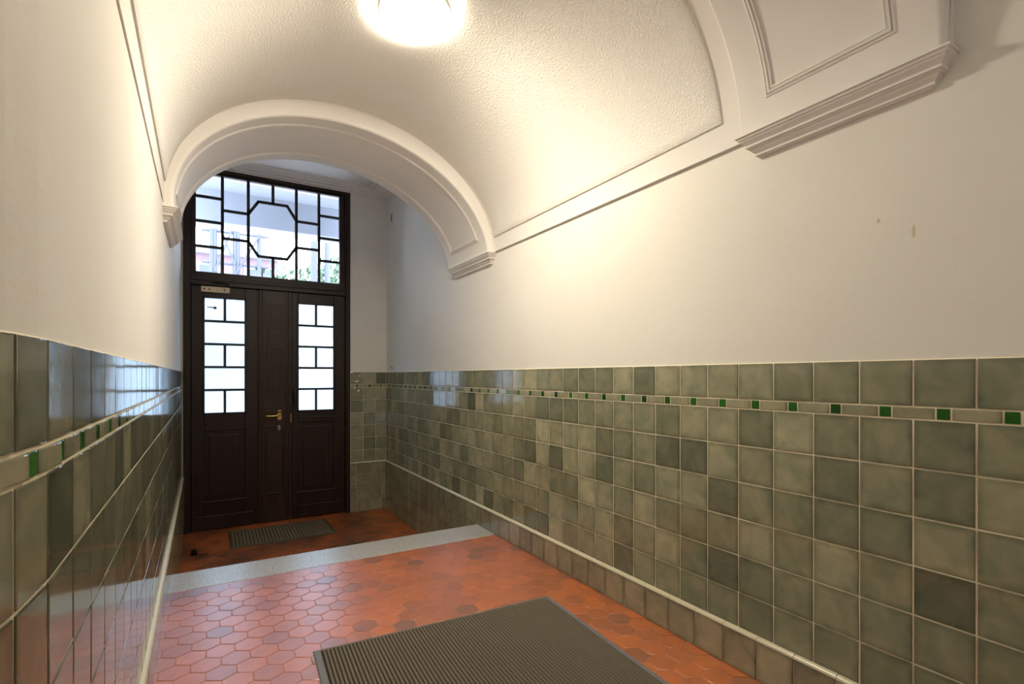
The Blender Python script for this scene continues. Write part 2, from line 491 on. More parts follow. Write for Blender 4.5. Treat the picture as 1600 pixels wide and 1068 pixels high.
arch('trim_2', NA0, NA1, 0.81, 0.0, 'white plaster arch band with stepped panel overhead nearest the viewer', near=True)

# ------------------------------------------------------------------ walls
def wall_mesh(xf, side, y_a, y_b, z_a, z_b, th=0.12):
    mb = MB(); ys = cuts(y_a, y_b, 0.5, [0.81, 0.918])
    A = [[Vector((xf(y), y, z)) for y in ys] for z in (z_a, z_b)]
    B = [[Vector((xf(y) + side * th, y, z)) for y in ys] for z in (z_a, z_b)]
    mb.grid(A, 0, flip=(side == -1)); mb.grid(B, 0, flip=(side == 1))
    for r in (0, 1):
        mb.grid([A[r], B[r]], 0, flip=(side == -1) == (r == 0))
    for j in (0, -1):
        mb.poly([A[0][j], A[1][j], B[1][j], B[0][j]])
    return mb
w_r = wall_mesh(lambda y: XRP, 1, YB - 0.1, YE + 0.3, FV - 0.1, 2.3).build('wall_right', M['plaster'])
struct(w_r, 'long cream plastered wall above green tiling, right of the passage', 'wall')
w_l = wall_mesh(xlp, -1, YB - 0.1, YE + 0.3, FV - 0.1, 2.3).build('wall_left', M['plaster'])
struct(w_l, 'cream plastered wall above green tiling, left of the passage', 'wall')
mb = MB(); mb.box(xlp(YB) - 0.1, XRP + 0.1, YB - 0.12, YB, FL, 2.3)
struct(mb.build('wall_back', M['plaster']), 'plain cream wall closing the passage behind the viewer', 'wall')
# end wall: a pier right of the street door, a strip left of it and the lintel above
DX0, DX1, DTOP = -0.246, 1.421, 2.178
mb = MB()
mb.box(DX1, XRP + 0.02, YE + 0.008, YE + 0.30, FV - 0.1, 2.30)
mb.box(xlp(YE) - 0.05, DX0, YE + 0.008, YE + 0.30, FV - 0.1, 2.30)
mb.box(DX0, DX1, YE + 0.008, YE + 0.30, DTOP, 2.30)
mb2 = MB(); mb2.box(xlp(0) - 0.4, XRP + 0.12, YB - 0.12, YE + 0.30, 2.355, 2.50)  # added slab, stops the sky leaking in over the vault and arches
struct(mb2.build('roof', M['plaster']), 'added unseen slab keeping sky light out above the vault', 'roof')
w_e = mb.build('wall_end', M['plaster'])
struct(w_e, 'pale plastered end wall with a narrow tiled pier beside the street door', 'wall')

rows_up = [ZB0 - TILE * i for i in range(0, 7)]           # -0.13 ... -1.03
def row_bounds():
    out = [(ZB1, ZT)]
    for i in range(6):
        lo = rows_up[i + 1] if i < 5 else ZS - 0.004
        out.append((lo, rows_up[i]))
    return out
def tile_wall(parent, joints, pos, uvec, nvec, tilt, strip_seed, name_d='tile_dado', name_b='accent_band', mean=0.5):
    """joints: sorted list of positions along the wall; pos(s, z) -> point; uvec(s) along the wall"""
    rnd = random.Random(strip_seed)
    mb = MB(); gb = MB()
    for s0, s1 in zip(joints[:-1], joints[1:]):
        w = s1 - s0
        for z0_, z1_ in row_bounds():
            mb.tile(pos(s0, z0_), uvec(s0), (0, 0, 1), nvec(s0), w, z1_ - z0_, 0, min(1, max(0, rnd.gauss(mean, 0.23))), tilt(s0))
    # grout bed
    for a_, b_ in ((ZS - 0.02, ZT - 0.004),):
        P = [[Vector(pos(s, z)) - 0.0028 * Vector(nvec(s)) for s in joints] for z in (a_, b_)]
        mb.grid(P, 1)
        Q = [[P[1][i] for i in range(len(joints))], [P[1][i] - 0.009 * Vector(nvec(joints[i])) + Vector((0, 0, 0.006)) for i in range(len(joints))]]
        mb.grid(Q, 1)
    d = mb.build(name_d, [M['tile'], M['grout']], parent, smooth=50)
    d['label'] = 'glossy grey-green square tiles with pale joints'
    gs = 0.037
    for s0, s1 in zip(joints[:-1], joints[1:]):
        w = s1 - s0
        c = (s0 + s1) / 2
        if w > 0.10:
            gb.tile(pos(c - gs / 2, ZB0), uvec(c), (0, 0, 1), nvec(c), gs, ZB1 - ZB0, 1, min(1, max(0, rnd.gauss(0.5, 0.25))), tilt(s0) * 2)
    cs = [(s0 + s1) / 2 for s0, s1 in zip(joints[:-1], joints[1:]) if s1 - s0 > 0.10]
    segs_ = [(joints[0], cs[0] - gs / 2)] + [(p + gs / 2, q - gs / 2) for p, q in zip(cs[:-1], cs[1:])] + [(cs[-1] + gs / 2, joints[-1])]
    for p, q in segs_:
        if q - p > 0.012:
            gb.tile(pos(p, ZB0), uvec(p), (0, 0, 1), nvec(p), q - p, ZB1 - ZB0, 0, min(1, max(0, rnd.gauss(0.5, 0.22))), tilt(p) * 2)
    g = gb.build(name_b, [M['tile_strip'], M['tile_green']], parent, smooth=50)
    g['label'] = 'narrow band of pale strips and small bottle-green squares'

# right wall: joints 0.15 m apart, one at y = 0.563
jr = [0.563 + TILE * k for k in range(-20, 38)]
jr = [y for y in jr if y > YB] + [YE]
jr = [YB] + jr if jr[0] - YB > 0.03 else jr
jr = jr[:-2] + [YE] if jr[-1] - jr[-2] < 0.02 else jr
# run the tiles along -y so that u x v points into the room
tile_wall(w_r, sorted(-y for y in jr), lambda s, z: (XR, -s, z), lambda s: (0, -1, 0), lambda s: (-1, 0, 0), lambda s: 0.006, 11)
# left wall
dl = Vector((-0.012, 1, 0)).normalized(); nl = Vector((1, 0.012, 0)).normalized()
jl = [0.81, 0.918, 1.075]
while jl[-1] < YE - 0.16: jl.append(jl[-1] + 0.1545)
jl.append(YE)
near = []
yy = 0.81
while yy > YB + 0.16: yy -= 0.1545; near.insert(0, yy)
near.insert(0, YB)
joints_l = near + jl
lrnd = random.Random(5)
def left_tilt(s): return 0.0025
def dleft(s): return Vector((xl(s + 0.02) - xl(s + 0.005), 0.015, 0)).normalized()
def nleft(s): d = dleft(s); return Vector((d.y, -d.x, 0))
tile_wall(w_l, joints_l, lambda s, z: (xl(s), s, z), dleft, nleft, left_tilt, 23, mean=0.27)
# end wall pier: x from the door frame to the corner
xe = [DX1 + 0.006]
while xe[-1] + TILE < XR - 0.02: xe.append(xe[-1] + TILE)
xe.append(XR)
tile_wall(w_e, xe, lambda s, z: (s, YE, z), lambda s: (1, 0, 0), lambda s: (0, -1, 0), lambda s: 0.005, 31)

# two small knocks in the plaster of the right wall
mb = MB()
for (u, v), hh in (((1372, 345), 0.010), ((1427, 362), 0.024)):
    R = (u - 800) / FPX; U = (V0 - v) / FPX; s_, c_ = math.sin(YAW), math.cos(YAW)
    r_ = Vector((s_ + R * c_, c_ - R * s_, U)); p = r_ * (XRP / r_.x)
    mb.poly([(XRP - 0.0008, p.y + 0.004 * math.cos(q), p.z + hh * math.sin(q) * (0.8 + 0.2 * math.cos(3 * q))) for q in [2 * math.pi * i / 9 for i in range(9)]])
o = mb.build('scuff_mark', M['cream'], w_r); o['label'] = 'small dull knocks in the plaster'

# skirting courses
SK = 0.020
def skirt(parent_name, joints, pos, uvec, nvec, z_bot, label, seed, rows_below=0, pj=SK):
    """pos(s) on the tile face; projects pj from it; rounded top; optional further rows of tile below"""
    rnd = random.Random(seed); mb = MB()
    for s0, s1 in zip(joints[:-1], joints[1:]):
        zb = z_bot(0.5 * (s0 + s1)); n = Vector(nvec(s0)); u = Vector(uvec(s0)); w = s1 - s0
        o = Vector(pos(s0)) + pj * n
        top = ZS - 0.013
        z1 = top; rowz = []
        if zb < FL - 0.1:
            z = ZS - 0.155
            rowz = [(z, top)]
            while z > zb + 0.03:
                nz = max(zb, z - TILE); rowz.append((nz, z)); z = nz
        else: rowz = [(zb, top)]
        for a_, b_ in rowz:
            mb.tile(Vector((o.x, o.y, a_)), u, (0, 0, 1), n, w, b_ - a_, 0, min(1, max(0, rnd.gauss(0.5, 0.2))), 0.004, g=0.001, edge=0.004)
        # rounded nose
        P = []
        for i in range(7):
            an = math.pi / 2 * i / 6
            q = o + n * (-0.014 + 0.014 * math.cos(an) - (0.012 if i == 6 else 0)) 
            zz = top + 0.013 * math.sin(an)
            P.append([Vector((q.x, q.y, zz)) + u * 0.001, Vector((q.x, q.y, zz)) + u * (w - 0.001)])
        mb.grid(P, 1)
        zb2 = zb - 0.002
        b = o - 0.004 * n
        mb.poly([Vector((b.x, b.y, zb2)), Vector((b.x, b.y, zb2)) + u * w, Vector((b.x, b.y, top + 0.009)) + u * w, Vector((b.x, b.y, top + 0.009))], 2)
    ob = mb.build(parent_name, [M['tile_skirt'], M['bullnose'], M['grout']], smooth=50)
    struct(ob, label, 'baseboard')
    return ob
js = sorted([-(0.563 + 0.07 + 0.147 * k) for k in range(-20, 37)] + [-(YE - SK)])
js = [s for s in js if -s > YB and -s <= YE - SK + 1e-6]
js.insert(0, js[0] - 0.0) if False else None
cut_y = KY1
js = sorted(set([round(s, 4) for s in js if abs(-s - cut_y) > 0.03] + [-cut_y]))
skirt('baseboard_right', js, lambda s: (XR, -s, 0), lambda s: (0, -1, 0), lambda s: (-1, 0, 0), lambda s: FV if -s > cut_y else FL, 'pale olive skirting course with rounded top along the right wall', 41)
jls = []
yy = YB
while yy < YE - SK - 0.15: jls.append(yy); yy += 0.150
jls.append(YE - SK)
jls = sorted(set([y for y in jls if abs(y - cut_y) > 0.03] + [cut_y]))
skirt('baseboard_left', jls, lambda s: (xl(s), s, 0), dleft, nleft, lambda s: FV if s > cut_y else FL, 'olive skirting course with rounded top along the left wall', 43, pj=0.016)
xs_ = [DX1 + 0.002, DX1 + 0.075, DX1 + 0.225, DX1 + 0.372, XR - SK]
skirt('baseboard_end', xs_, lambda s: (s, YE, 0), lambda s: (1, 0, 0), lambda s: (0, -1, 0), lambda s: FV, 'short olive tile plinth beside the street door', 47)

# chipped plaster flecks on the tiled pier are part of the end wall
mb = MB()
def fleck(cx, cz, pts):
    mb.poly([(cx + px, YE - 0.0012, cz + pz) for px, pz in pts], 0)
def at_y(u, v, Y):
    R = (u - 800) / FPX; U = (V0 - v) / FPX; s, c = math.sin(YAW), math.cos(YAW)
    r = Vector((s + R * c, c - R * s, U)); return r * (Y / r.y)
for u, v, a_, b_ in ((557.5, 595.5, 0.034, 0.010), (553.8, 606, 0.008, 0.020), (560.3, 610, 0.018, 0.014), (562, 587, 0.018, 0.006)):
    p = at_y(u, v, YE)
    fleck(p.x, p.z, [(a_ * math.cos(q) * (0.8 + 0.3 * math.sin(3 * q)), b_ * math.sin(q) + 0.25 * b_ * math.cos(q)) for q in [2 * math.pi * i / 9 for i in range(9)]])
o = mb.build('plaster_splash', M['white_plastic'], w_e); o['label'] = 'white plaster chips on the upper tiles'

# ------------------------------------------------------------------ floors
def clip(poly, x0, x1, y0, y1):
    def cl(P, f, g):
        out = []
        for i in range(len(P)):
            a, b = P[i], P[(i + 1) % len(P)]
            ia, ib = f(a), f(b)
            if ia: out.append(a)
            if ia != ib: out.append(g(a, b))
        return out
    ix = lambda X: (lambda a, b: (X, a[1] + (b[1] - a[1]) * (X - a[0]) / (b[0] - a[0])))
    iy = lambda Y: (lambda a, b: (a[0] + (b[0] - a[0]) * (Y - a[1]) / (b[1] - a[1]), Y))
    for f, g in ((lambda p: p[0] >= x0, ix(x0)), (lambda p: p[0] <= x1, ix(x1)), (lambda p: p[1] >= y0, iy(y0)), (lambda p: p[1] <= y1, iy(y1))):
        poly = cl(poly, f, g)
        if len(poly) < 3: return []
    return poly
def hex_floor(x0, x1, y0, y1, z, mats, seed):
    rnd = random.Random(seed)
    mb = MB(); side = 0.0628; wx = side * math.sqrt(3); cx0, cy0 = 0.035, 2.534
    i0, i1 = int((x0 - cx0) / wx) - 2, int((x1 - cx0) / wx) + 2
    j0, j1 = int((y0 - cy0) / (1.5 * side)) - 2, int((y1 - cy0) / (1.5 * side)) + 2
    for j in range(j0, j1 + 1):
        for i in range(i0, i1 + 1):
            cx, cy = cx0 + (i + 0.5 * (j % 2)) * wx, cy0 + 1.5 * side * j
            tz = z + rnd.gauss(0, 0.0003); tx, ty = rnd.gauss(0, 0.0028), rnd.gauss(0, 0.0028)
            tint = rnd.random()
            rings = []
            for rr, dz in ((side - 0.0012, -0.004), (side - 0.0020, -0.0009), (side - 0.0042, 0.0)):
                pl = [(cx + rr * math.sin(math.pi / 3 * k), cy - rr * math.cos(math.pi / 3 * k)) for k in range(6)]
                rings.append((pl, dz))
            full = all(x0 <= p[0] <= x1 and y0 <= p[1] <= y1 for p in rings[0][0])
            if full:
                ids = [[mb.vert((p[0], p[1], tz + dz + (tx * (p[0] - cx) + ty * (p[1] - cy) if dz > -0.003 else 0))) for p in pl] for pl, dz in rings]
                for a_, b_ in zip(ids[:-1], ids[1:]):
                    for k in range(6): mb.face([a_[k], a_[(k + 1) % 6], b_[(k + 1) % 6], b_[k]], 0, tint)
                mb.face(ids[-1], 0, tint); mb.flat.append(len(mb.f) - 1)
            else:
                pl = clip(rings[1][0], x0, x1, y0, y1)
                if pl: mb.face([mb.vert((p[0], p[1], tz - 0.0003)) for p in pl], 0, tint)
    mb.box(x0, x1, y0, y1, z - 0.14, z - 0.0024, 1)
    return mb.build('floor', mats, smooth=40)
o = hex_floor(-0.26, XR + 0.005, YB, KY0, FL, [M['hex'], M['hex_joint']], 3)
struct(o, 'raised passage floor of red hexagonal terracotta tiles', 'floor')
o = hex_floor(-0.28, XR + 0.005, KY1 + 0.5, YE + 0.30, FV, [M['hex_worn'], M['hex_joint']], 4)
struct(o, 'worn dark red floor in front of the street door, below the steps', 'floor')
mb = MB(); mb.box(xl(3.4) - 0.03, XR + 0.004, KY0, KY1, FL - 0.16, FL + 0.0015)
o = mb.build('kerb', M['granite'], bevel=0.006)
struct(o, 'speckled grey granite edge stone at the top of the steps', 'step')
mb = MB()
mb.box(xl(3.7) - 0.03, XR + 0.004, KY1 - 0.02, KY1 + 0.27, FV - 0.02, FL - 0.142)
o = mb.build('trim_3', M['granite'], bevel=0.006); struct(o, 'upper granite step below the edge stone', 'step')
mb = MB(); mb.box(xl(3.9) - 0.03, XR + 0.004, KY1 + 0.25, KY1 + 0.54, FV - 0.02, FL - 0.284)
o = mb.build('trim_4', M['granite'], bevel=0.006); struct(o, 'lower granite step rising from the door floor', 'step')

# ------------------------------------------------------------------ vestibule ceiling and cornice
mb = MB()
prof = [(0.0, 0.0, 2.09), (0.02, 0.002, 2.10), (0.08, 0.008, 2.135), (0.13, 0.014, 2.165), (0.14, 0.018, 2.172), (0.14, 0.018, 2.188), (0.165, 0.05, 2.192), (0.167, 0.052, 2.206), (0.22, 0.10, 2.211), (0.222, 0.102, 2.224),
        (0.26, 0.13, 2.228), (0.262, 0.132, 2.240), (0.30, 0.165, 2.244), (0.31, 0.17, 2.256)]
rings = []
for dx, dy, z in prof:
    y0, y1 = FA1 + dy, YE + 0.008 - dy
    ze = max(z, 2.168)
    rings.append([Vector((xlp(y0) + dx, y0, z)), Vector((XRP - dx, y0, z)), Vector((XRP - dx, y1, ze)), Vector((xlp(y1) + dx, y1, ze))])
mb.grid(rings, 0, close=True)
o = mb.build('cornice', M['trim'], smooth=25); struct(o, 'stepped white cornice around the vestibule ceiling', 'cornice')
mb = MB(); mb.box(xlp(5) - 0.1, XRP + 0.1, FA1 - 0.02, YE + 0.3, 2.255, 2.35)
o = mb.build('ceiling', M['trim']); struct(o, 'flat white ceiling of the vestibule behind the arch', 'ceiling')

# ------------------------------------------------------------------ street door: frame, two leaves, transom
FY = YE - 0.012                                # front of the frame
LY = YE + 0.022                                # front of the leaves
mb = MB()
JL, JR = -0.182, 1.368                          # clear opening
BZ0, BZ1 = 0.952, 1.038                         # transom bar
mb.box(DX0, JL, FY, FY + 0.12, FV, DTOP)
mb.box(JR, DX1, FY, FY + 0.12, FV, DTOP)
mb.box(JL, JR, FY, FY + 0.12, DTOP - 0.035, DTOP)
mb.box(JL, JR, FY + 0.004, FY + 0.12, BZ0, BZ1)
mb.box(JL, JR, FY - 0.010, FY + 0.01, BZ0 + 0.045, BZ0 + 0.060)
mb.box(JL - 0.01, JL + 0.022, LY + 0.052, LY + 0.09, FV, BZ0 + 0.01)
mb.box(JR - 0.022, JR + 0.01, LY + 0.052, LY + 0.09, FV, BZ0 + 0.01)
mb.box(JL, JR, LY + 0.052, LY + 0.09, BZ0 - 0.02, BZ0 + 0.01)
mb.box(JL, JR, LY + 0.052, LY + 0.09, FV - 0.01, FV + 0.03)
o = mb.build('trim_5', M['wood'], bevel=0.004)
struct(o, 'dark stained door frame with transom bar set in the end wall', 'door frame')

# transom
WY = LY + 0.004
win = empty('window_1', ((JL + JR) / 2, WY, BZ1)); struct(win, 'leaded transom window with an octagon above the double door', 'window')
GX0, GX1, GZ0, GZ1 = -0.137, 1.302, 1.094, 2.118
mb = MB()
for q in ((JL, GX0, BZ1, DTOP - 0.035), (GX1, JR, BZ1, DTOP - 0.035), (GX0, GX1, BZ1, GZ0), (GX0, GX1, GZ1, DTOP - 0.035)):
    mb.box(q[0], q[1], WY - 0.010, WY + 0.045, q[2], q[3])
mb.build('window_frame', M['wood'], win, bevel=0.004)
def zz(p):                                     # a point of the transom, read in quarter pixels
    q = at_y(240 + p[0] / 4.0, 220 + p[1] / 4.0, WY + 0.02); return (q.x, q.z)
cx_ = [zz((430, 500))[0], zz((592, 500))[0], zz((746, 500))[0], zz((892, 500))[0], zz((1033, 500))[0]]
mb = MB()
def bar(x0, z0, x1, z1, w=0.015):
    d = Vector((x1 - x0, 0, z1 - z0)); L = d.length; d.normalize()
    n = Vector((-d.z, 0, d.x))
    mb.obox(((x0 + x1) / 2, WY + 0.02, (z0 + z1) / 2), d * (L / 2 + w * 0.6), Vector((0, 0.011, 0)), n * w)
for i in (0, 1, 3, 4): bar(cx_[i], GZ0, cx_[i], GZ1)
hb = [((265, 342), (430, 365), GX0, cx_[0]), ((265, 497), (430, 515), GX0, cx_[0]), ((265, 655), (430, 670), GX0, cx_[0]),
      ((430, 435), (590, 458), cx_[0], cx_[1]), ((430, 607), (590, 630), cx_[0], cx_[1]),
      ((892, 505), (1033, 523), cx_[3], cx_[4]), ((892, 667), (1033, 685), cx_[3], cx_[4]),
      ((1033, 467), (1165, 487), cx_[4], GX1), ((1033, 605), (1165, 625), cx_[4], GX1), ((1033, 745), (1165, 765), cx_[4], GX1)]
for a_, b_, x0, x1 in hb:
    z = (zz(a_)[1] + zz(b_)[1]) / 2; bar(x0, z, x1, z)
octo = [zz(p) for p in ((655, 380), (835, 410), (890, 500), (890, 665), (835, 742), (655, 720), (598, 630), (598, 460))]
zt = (octo[0][1] + octo[1][1]) / 2; zb_ = (octo[4][1] + octo[5][1]) / 2
zu = (octo[2][1] + octo[7][1]) / 2; zl = (octo[3][1] + octo[6][1]) / 2
xa, xb = octo[0][0], octo[1][0]
P8 = [(xa, zt), (xb, zt), (cx_[3], zu), (cx_[3], zl), (xb, zb_), (xa, zb_), (cx_[1], zl), (cx_[1], zu)]
for i in range(8):
    if i in (2, 6): continue
    bar(*P8[i], *P8[(i + 1) % 8])
bar(cx_[2], zt, cx_[2], GZ1); bar(cx_[2], GZ0, cx_[2], zb_)
mb.build('glazing_bars', M['lead'], win, bevel=0.002)
mb = MB(); mb.box(GX0 - 0.01, GX1 + 0.01, WY + 0.018, WY + 0.022, GZ0 - 0.01, GZ1 + 0.01)
mb.build('glass', M['clear'], win)
mb = MB()
mb.box(1.312, 1.332, WY - 0.022, WY - 0.008, 1.55, 1.60); mb.tube((1.322, WY - 0.02, 1.575), (1.322, WY - 0.045, 1.575), 0.006)
mb.build('catch', M['iron'], win, bevel=0.002)

GDZ0, GDZ1 = -0.384, 0.826                      # door glass
KZ = FV + 0.006
def door_leaf(name, x0, x1, gx0, gx1, pan, label, org):
    d = empty(name, org); struct(d, label, 'door')
    mb = MB(); T0, T1 = LY, LY + 0.050
    top = BZ0 - 0.004
    mb.box(x0, gx0, T0, T1, KZ, top); mb.box(gx1, x1, T0, T1, KZ, top)
    mb.box(gx0, gx1, T0, T1, GDZ1, top); mb.box(gx0, gx1, T0, T1, pan[1], GDZ0); mb.box(gx0, gx1, T0, T1, KZ, pan[0])
    # glazing bead around the opening, proud of the stiles
    e = 0.016
    for q in ((gx0 - e, gx0 + 0.004, GDZ0 - e, GDZ1 + e), (gx1 - 0.004, gx1 + e, GDZ0 - e, GDZ1 + e), (gx0 - e, gx1 + e, GDZ1 - 0.004, GDZ1 + e), (gx0 - e, gx1 + e, GDZ0 - e, GDZ0 + 0.004)):
        mb.box(q[0], q[1], T0 - 0.008, T0 + 0.006, q[2], q[3])
    mb.build('door_frame', M['wood'], d, bevel=0.004)
    mb = MB()
    mb.box(gx0 - 0.005, gx1 + 0.005, T0 + 0.018, T1 - 0.008, pan[0] - 0.005, pan[1] + 0.005)
    mb.box(gx0 + 0.045, gx1 - 0.045, T0 + 0.008, T0 + 0.025, pan[0] + 0.045, pan[1] - 0.045)
    mb.build('lower_panel', M['wood'], d, bevel=0.006)
    mb = MB(); mb.box(gx0 - 0.02, gx1 + 0.02, T0 - 0.014, T0 + 0.004, pan[0] - 0.012, pan[0] + 0.006)
    mb.build('panel_ledge', M['wood_brown'], d, bevel=0.004)
    mb = MB(); mb.box(x0 + 0.05, x1 - 0.04, T0 - 0.008, T0 + 0.004, KZ + 0.004, FV + 0.15)
    mb.build('kick_board', M['wood'], d, bevel=0.004)
    mb = MB(); mb.box(gx0 - 0.006, gx1 + 0.006, T0 + 0.022, T0 + 0.027, GDZ0 - 0.006, GDZ1 + 0.006)
    mb.build('glass', M['frosted'], d)
    mb = MB(); w = 0.0125; n = 5; xm = (gx0 + gx1) / 2
    zs = [GDZ0 + (GDZ1 - GDZ0) * i / n for i in range(n + 1)]
    for z in zs[1:-1]: mb.box(gx0 - 0.004, gx1 + 0.004, T0 + 0.008, T0 + 0.036, z - w, z + w)
    for i in (0, 2, 4): mb.box(xm - w, xm + w, T0 + 0.008, T0 + 0.036, zs[i] + w * 0.7 if i else zs[i], zs[i + 1] - w * 0.7 if i < 4 else zs[i + 1])
    mb.build('glazing_bars', M['lead'], d, bevel=0.002)
    return d
LX1 = 0.772                                     # the wide centre strip belongs to the left leaf
d1 = door_leaf('door_1', JL + 0.003, 0.432, -0.062, 0.313, (-1.31, -0.57), 'left glazed leaf of the dark street door, with brass lever and cream closer', (JL, LY, FV))
d2 = door_leaf('door_2', 0.786, JR - 0.003, 0.852, 1.236, (-1.31, -0.52), 'right glazed leaf of the dark street door, without a lever', (JR, LY, FV))

# centre strip of the left leaf with carved squares
mb = MB(); top = BZ0 - 0.004
mb.box(0.446, LX1, LY - 0.004, LY + 0.05, KZ, top)
mb.box(0.430, 0.448, LY + 0.014, LY + 0.05, KZ, top)
for x in (0.452, 0.480, 0.716, 0.744): mb.box(x, x + 0.016, LY - 0.016, LY, KZ + 0.02, top)
mb.box(0.770, 0.790, LY + 0.012, LY + 0.055, KZ, top)
strip = mb.build('centre_strip', M['wood_brown'], d1, bevel=0.003)
mb = MB()
def frame_rect(x0, x1, z0, z1, w=0.008, y=LY - 0.004, h=0.006):
    for q in ((x0, x1, z0, z0 + w), (x0, x1, z1 - w, z1), (x0, x0 + w, z0 + w, z1 - w), (x1 - w, x1, z0 + w, z1 - w)):
        mb.box(q[0], q[1], y - h, y + 0.003, q[2], q[3])
za = 0.80
sizes = [0.215, 0.255, 0.215, 0.255, 0.215]
cxs = 0.606
for i, hh in enumerate(sizes):
    if za - hh < -0.38: break
    frame_rect(cxs - 0.088, cxs + 0.088, za - hh, za)
    frame_rect(cxs - 0.062, cxs + 0.062, za - hh + 0.03, za - 0.03, 0.007)
    if i % 2 == 0: frame_rect(cxs - 0.038, cxs + 0.038, za - hh + 0.058, za - 0.058, 0.006)
    za -= hh + 0.014
mb.box(cxs - 0.095, cxs + 0.095, LY - 0.012, LY, -0.405, -0.385)
carv = mb.build('carved_panel', M['wood_brown'], d1, bevel=0.002)
mb = MB(); mb.box(0.515, 0.70, LY - 0.001, LY + 0.004, -1.27, -0.57); frame_rect(0.512, 0.702, -1.30, -0.55, 0.014, LY - 0.004, 0.009)
mb.build('lower_strip_panel', M['wood'], d1, bevel=0.003)

# lever handle, lock, closer, hinges, key sticker
hx, hz = 0.655, -0.425
mb = MB(); mb.box(hx - 0.022, hx + 0.022, LY - 0.012, LY - 0.003, hz - 0.055, hz + 0.05)
h = mb.build('door_handle', M['brass'], d1, bevel=0.004)
mb = MB(); mb.path_tube([(hx, LY - 0.010, hz), (hx, LY - 0.040, hz), (hx - 0.006, LY - 0.050, hz - 0.002), (hx - 0.025, LY - 0.054, hz - 0.006), (hx - 0.075, LY - 0.054, hz - 0.010), (hx - 0.128, LY - 0.053, hz - 0.008), (hx - 0.135, LY - 0.048, hz - 0.008)], 0.0095)
mb.build('lever', M['brass'], h, smooth=50)
mb = MB(); mb.lathe((hx - 0.004, LY - 0.003, -0.565), [(0.022, 0.0), (0.022, 0.004), (0.018, 0.007), (0.010, 0.008), (0.010, 0.014)], 20, (0, -1, 0), cap1=True)
mb.box(hx - 0.009, hx + 0.001, LY - 0.014, LY - 0.004, -0.60, -0.568)
mb.build('lock_cylinder', M['steel'], d1, smooth=40)
mb = MB()
c0 = at_y(314, 448, LY); c1 = at_y(359, 455, LY); zc = (c0.z + c1.z) / 2 - 0.01
mb.box(c0.x, c1.x, LY - 0.040, LY, zc - 0.030, zc + 0.030)
cl = mb.build('door_closer', M['cream'], d1, bevel=0.005); cl['label'] = 'worn cream-painted door closer body'
mb = MB()
for x in (c0.x + 0.03, c0.x + 0.075, c1.x - 0.05): mb.lathe((x, LY - 0.040, zc), [(0.008, 0.0), (0.008, 0.002), (0.003, 0.003)], 14, (0, -1, 0), cap1=True)
mb.build('screw_head', M['iron'], cl, smooth=40)
mb = MB(); ax = at_y(333, 443, LY).x
mb.tube((ax, LY - 0.022, zc + 0.028), (ax, LY - 0.022, zc + 0.07), 0.013); mb.tube((ax, LY - 0.022, zc + 0.07), (ax, LY - 0.022, zc + 0.082), 0.019)
mb.path_tube([(ax, LY - 0.022, zc + 0.075), (ax + 0.06, LY - 0.070, zc + 0.070), (ax + 0.13, LY - 0.050, zc + 0.062), (ax + 0.14, LY - 0.03, zc + 0.06)], 0.007)
mb.build('closer_arm', M['iron'], cl, smooth=40)
def hinge(d, x, zlo, zhi):
    mb = MB(); n = 2; g = (zhi - zlo) / n
    for i in range(n): mb.tube((x, LY - 0.018, zlo + i * g + 0.003), (x, LY - 0.018, zlo + (i + 1) * g - 0.003), 0.013, 14)
    mb.tube((x, LY - 0.018, zlo - 0.012), (x, LY - 0.018, zlo), (0.006, 0.011), 14)
    mb.tube((x, LY - 0.018, zhi), (x, LY - 0.018, zhi + 0.012), (0.011, 0.006), 14)
    mb.box(x - 0.004, x + 0.004, LY - 0.016, LY + 0.004, zlo, zhi)
    mb.build('hinge', M['iron'], d, smooth=40)
for zlo, zhi in ((0.44, 0.70), (-0.62, -0.40), (-1.40, -1.18)): hinge(d1, JL - 0.012, zlo, zhi)
for zlo, zhi in ((0.42, 0.60), (-0.55, -0.35), (-1.36, -1.16)): hinge(d2, JR + 0.010, zlo, zhi)
# key shaped sticker on the top left pane
mb = MB(); kp = at_y(336, 480.5, LY + 0.02); sy = LY + 0.0212
ring = [(kp.x + 0.016 * math.cos(q), sy, kp.z - 0.002 + 0.017 * math.sin(q)) for q in [2 * math.pi * i / 20 for i in range(20)]]
def slab(pts):
    n = len(pts); a_ = [mb.vert(p) for p in pts]; b_ = [mb.vert((p[0], p[1] - 0.0006, p[2])) for p in pts]
    mb.face(b_[::-1] if False else b_); mb.face(a_[::-1])
    for i in range(n): mb.face([a_[i], a_[(i + 1) % n], b_[(i + 1) % n], b_[i]])
slab(ring)
slab([(kp.x - 0.072, sy, kp.z - 0.001), (kp.x - 0.014, sy, kp.z - 0.006), (kp.x - 0.014, sy, kp.z + 0.007), (kp.x - 0.072, sy, kp.z + 0.009)])
mb.build('key_sticker', M['sticker'], d1)
# right leaf furniture: espagnolette lever, keep and weather bar
mb = MB()
lx = at_y(458, 620, LY).x
mb.box(lx - 0.010, lx + 0.010, LY - 0.010, LY + 0.002, -0.36, -0.13)
mb.path_tube([(lx, LY - 0.012, -0.16), (lx - 0.004, LY - 0.030, -0.19), (lx + 0.006, LY - 0.034, -0.25), (lx + 0.012, LY - 0.030, -0.30), (lx + 0.010, LY - 0.014, -0.33)], 0.008)
mb.build('bolt_lever', M['iron'], d2, smooth=40)
mb = MB(); kx = at_y(454.5, 656, LY).x; mb.box(kx - 0.005, kx + 0.005, LY - 0.010, LY + 0.002, -0.52, -0.42)
mb.build('strike_plate', M['brass'], d2, bevel=0.002)
mb = MB(); mb.box(0.86, 1.25, LY - 0.016, LY + 0.002, -0.475, -0.455); mb.build('rail_moulding', M['wood_brown'], d2, bevel=0.005)

